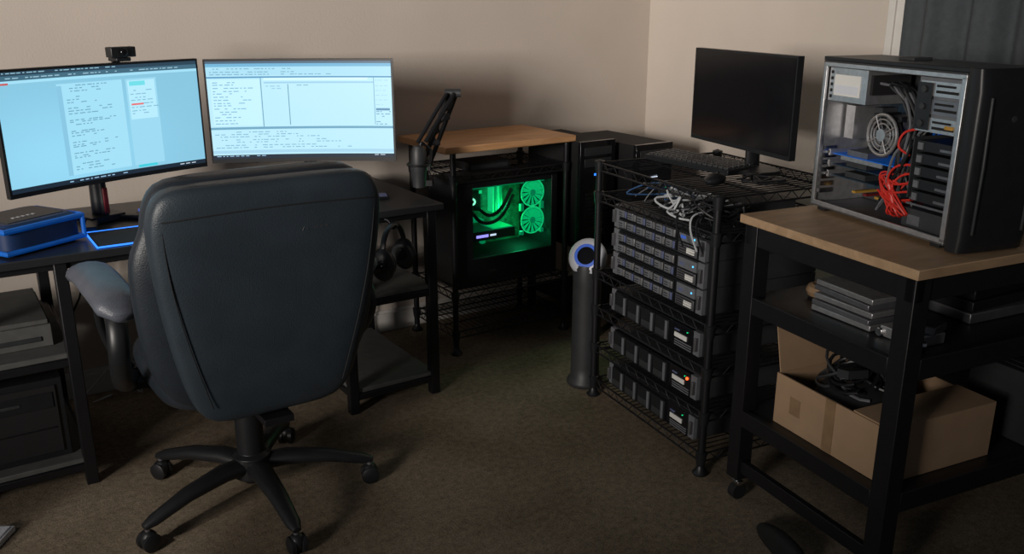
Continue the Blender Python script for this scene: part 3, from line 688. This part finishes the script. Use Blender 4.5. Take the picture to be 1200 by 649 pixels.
for i in range(18):
    b.tube(smooth([(.175,.04+random.uniform(0,.08),h-.05),(.25+random.uniform(-.02,.04),random.uniform(.02,.06),.350),(.305+random.uniform(-.015,.03),random.uniform(.02,.08),.28),(.315+random.uniform(-.03,.02),random.uniform(.01,.08),.2),(.27+random.uniform(-.08,.06),random.uniform(.02,.08),random.uniform(.03,.10))],6),.0035,random.choice(['blackp','blackp','dgrey','blackp','mgrey','redp']),6)
b.obj('cables',parent=t)

b=B(); z=0
for i in range(5):
    hh=.018; b.box((random.uniform(-.006,.006),random.uniform(-.006,.006),z+hh/2),(.20,.15,hh-.003),'silver' if i%2==0 else 'steel',rot=(0,0,random.uniform(-.06,.06))); z+=hh
b.obj('hard_drive_stack',wb(.285,.17,.6475),WR,bevel=.002)
b=B(); b.box((0,0,.015),(.11,.10,.028),'silver'); b.box((.01,.02,.04),(.09,.07,.020),'steel',rot=(0,0,.3)); b.cyl((-.05,-.06,.012),(-.05,.02,.012),.012,'chrome'); b.cyl((.03,-.07,.012),(.07,-.03,.012),.012,'chrome'); b.obj('metal_brackets',wb(.46,.16,.6475),WR,bevel=.002)
b=B(); b.ring((0,0,.022),.034,.018,'tape',axis='z'); b.obj('tape_roll',wb(.12,.20,.6475),0)
b=B(); b.cyl((0,0,0),(0,0,.07),.035,'steel',24); b.cyl((0,0,.07),(0,0,.075),.033,'dgrey',24); b.obj('metal_can',wb(.14,.32,.6475),0,bevel=.002)
b=B()
for i in range(4): b.box((0,0,.015+i*.03),(.30-.02*i,.28,.028),random.choice(['dgrey','blackp','steel']),rot=(0,0,.05*i))
b.obj('spare_parts_stack',wb(.30,.52,.6475),WR,bevel=.003)
b=B(); x,y,h=.40,.38,.150; tk=.005
b.bb((0,0,0),(x,y,tk),'card'); b.bb((0,0,tk),(x,tk,h),'card'); b.bb((0,y-tk,tk),(x,y,h),'card'); b.bb((0,tk,tk),(tk,y-tk,h),'card'); b.bb((x-tk,tk,tk),(x,y-tk,h),'card')
b.box((-.015,y/2,h+.072),(.004,y-.02,.15),'card',rot=(0,-.22,0)); b.bb((x-.12,tk,h),(x,y,h+.004),'card')
b.bb((.06,-.001,.05),(.10,0,.10),'tape'); b.bb((.19,-.0012,0),(.225,0,h),'tape')
cb=b.obj('cardboard_box',wb(.125,.05,.2985),WR)
b=B()
b.ell((.16,.18,.100),(.13,.15,.07),'dark')
for i in range(30):
    c=Vector((random.uniform(.11,.20),random.uniform(.09,.26),0)); r=random.uniform(.04,.075); tl=random.uniform(-.3,.3); z=random.uniform(.150,.205)
    b.tube([(c.x+r*math.cos(a*.4),c.y+r*.8*math.sin(a*.4),z+.03*math.sin(a*.4+tl*5)) for a in range(15)],.0045,random.choice(['blackp','blackp','dgrey','gloss','gloss','mgrey']),6)
for i in range(7): b.box((random.uniform(.09,.22),random.uniform(.06,.28),.165+.008*i),(.07,.04,.022),random.choice(['blackp','gloss','dgrey']),rot=(random.uniform(-.4,.4),random.uniform(-.3,.3),random.uniform(0,3)))
b.obj('power_adapters',wb(.125,.05,.2985),WR)
b=B()
for i in range(7): b.bb((0,.03*i,0),(.22,.03*i+.022,.20),random.choice(['steel','dgrey','blackp'])); b.bb((.21,.03*i+.004,.02),(.225,.03*i+.018,.18),'steel' if i%2 else 'dgrey')
b.obj('expansion_card_stack',wb(.34,.56,.2985),WR,bevel=.002)

# ---------------------------------------------------------------- misc
b=B()
for i in range(9):
    x=.44+i*.08
    b.tube(smooth([(x,.66,.69),(x+random.uniform(-.1,.1),.68,.45),(x+random.uniform(-.1,.1),.665,.2),(x+random.uniform(-.1,.1),.66,.008),(x+random.uniform(-.1,.1),.68,.008)],6),.004,random.choice(['blackp','blackp','whitecab']),6)
b.obj('desk_cables',(D0[0],D0[1],0),A)
b=B()
b.loft([(0,.12,0,.026,.115),(0,.12,.012,.028,.12),(0,.12,.03,.026,.116),(0,.10,.050,.022,.09),(0,.07,.068,.018,.055)],'dark',e=2.4,n=24)
b.obj('shoe',(0.765,2.00,0),14,subsurf=1,ang=180)
b=B(); b.box((0,0,.010),(.05,.11,.018),'paper'); b.box((0,0,.021),(.038,.09,.005),'white'); b.obj('paper_box',(-1.445,2.17,0),0,bevel=.004)

# ---------------------------------------------------------------- lights, world, camera
def area(name,loc,tgt,size,e,c,spread=180):
    l=bpy.data.lights.new(name,'AREA'); l.energy=e; l.color=c; l.size=size; l.spread=rad(spread)
    o=bpy.data.objects.new(name,l); col.objects.link(o); o.location=loc
    o.rotation_euler=(Vector(tgt)-Vector(loc)).to_track_quat('-Z','Y').to_euler(); return o
area('window_light',(-3.1,-2.2,1.95),(0.0,4.2,2.25),1.2,50,(1.0,.925,.85),58)
sp=bpy.data.lights.new('daylight_patch','SPOT'); sp.energy=70; sp.color=(1,.93,.85); sp.spot_size=rad(14); sp.spot_blend=.6; sp.shadow_soft_size=.04
so=bpy.data.objects.new('daylight_patch',sp); col.objects.link(so); so.location=(-1.9,.3,1.9); so.rotation_euler=(Vector((-1.12,2.22,0))-Vector(so.location)).to_track_quat('-Z','Y').to_euler()
w=bpy.data.worlds.new('World'); S.world=w; w.use_nodes=True
w.node_tree.nodes['Background'].inputs['Color'].default_value=(.78,.86,1.0,1); w.node_tree.nodes['Background'].inputs['Strength'].default_value=.045
cam=bpy.data.cameras.new('Camera'); cam.sensor_width=36; cam.lens=1045/1200*36
co=bpy.data.objects.new('Camera',cam); col.objects.link(co); co.location=(0,0,1.45); co.rotation_euler=(rad(90-17.2),0,0)
S.camera=co
S.view_settings.view_transform='Standard'
S.view_settings.look='None'
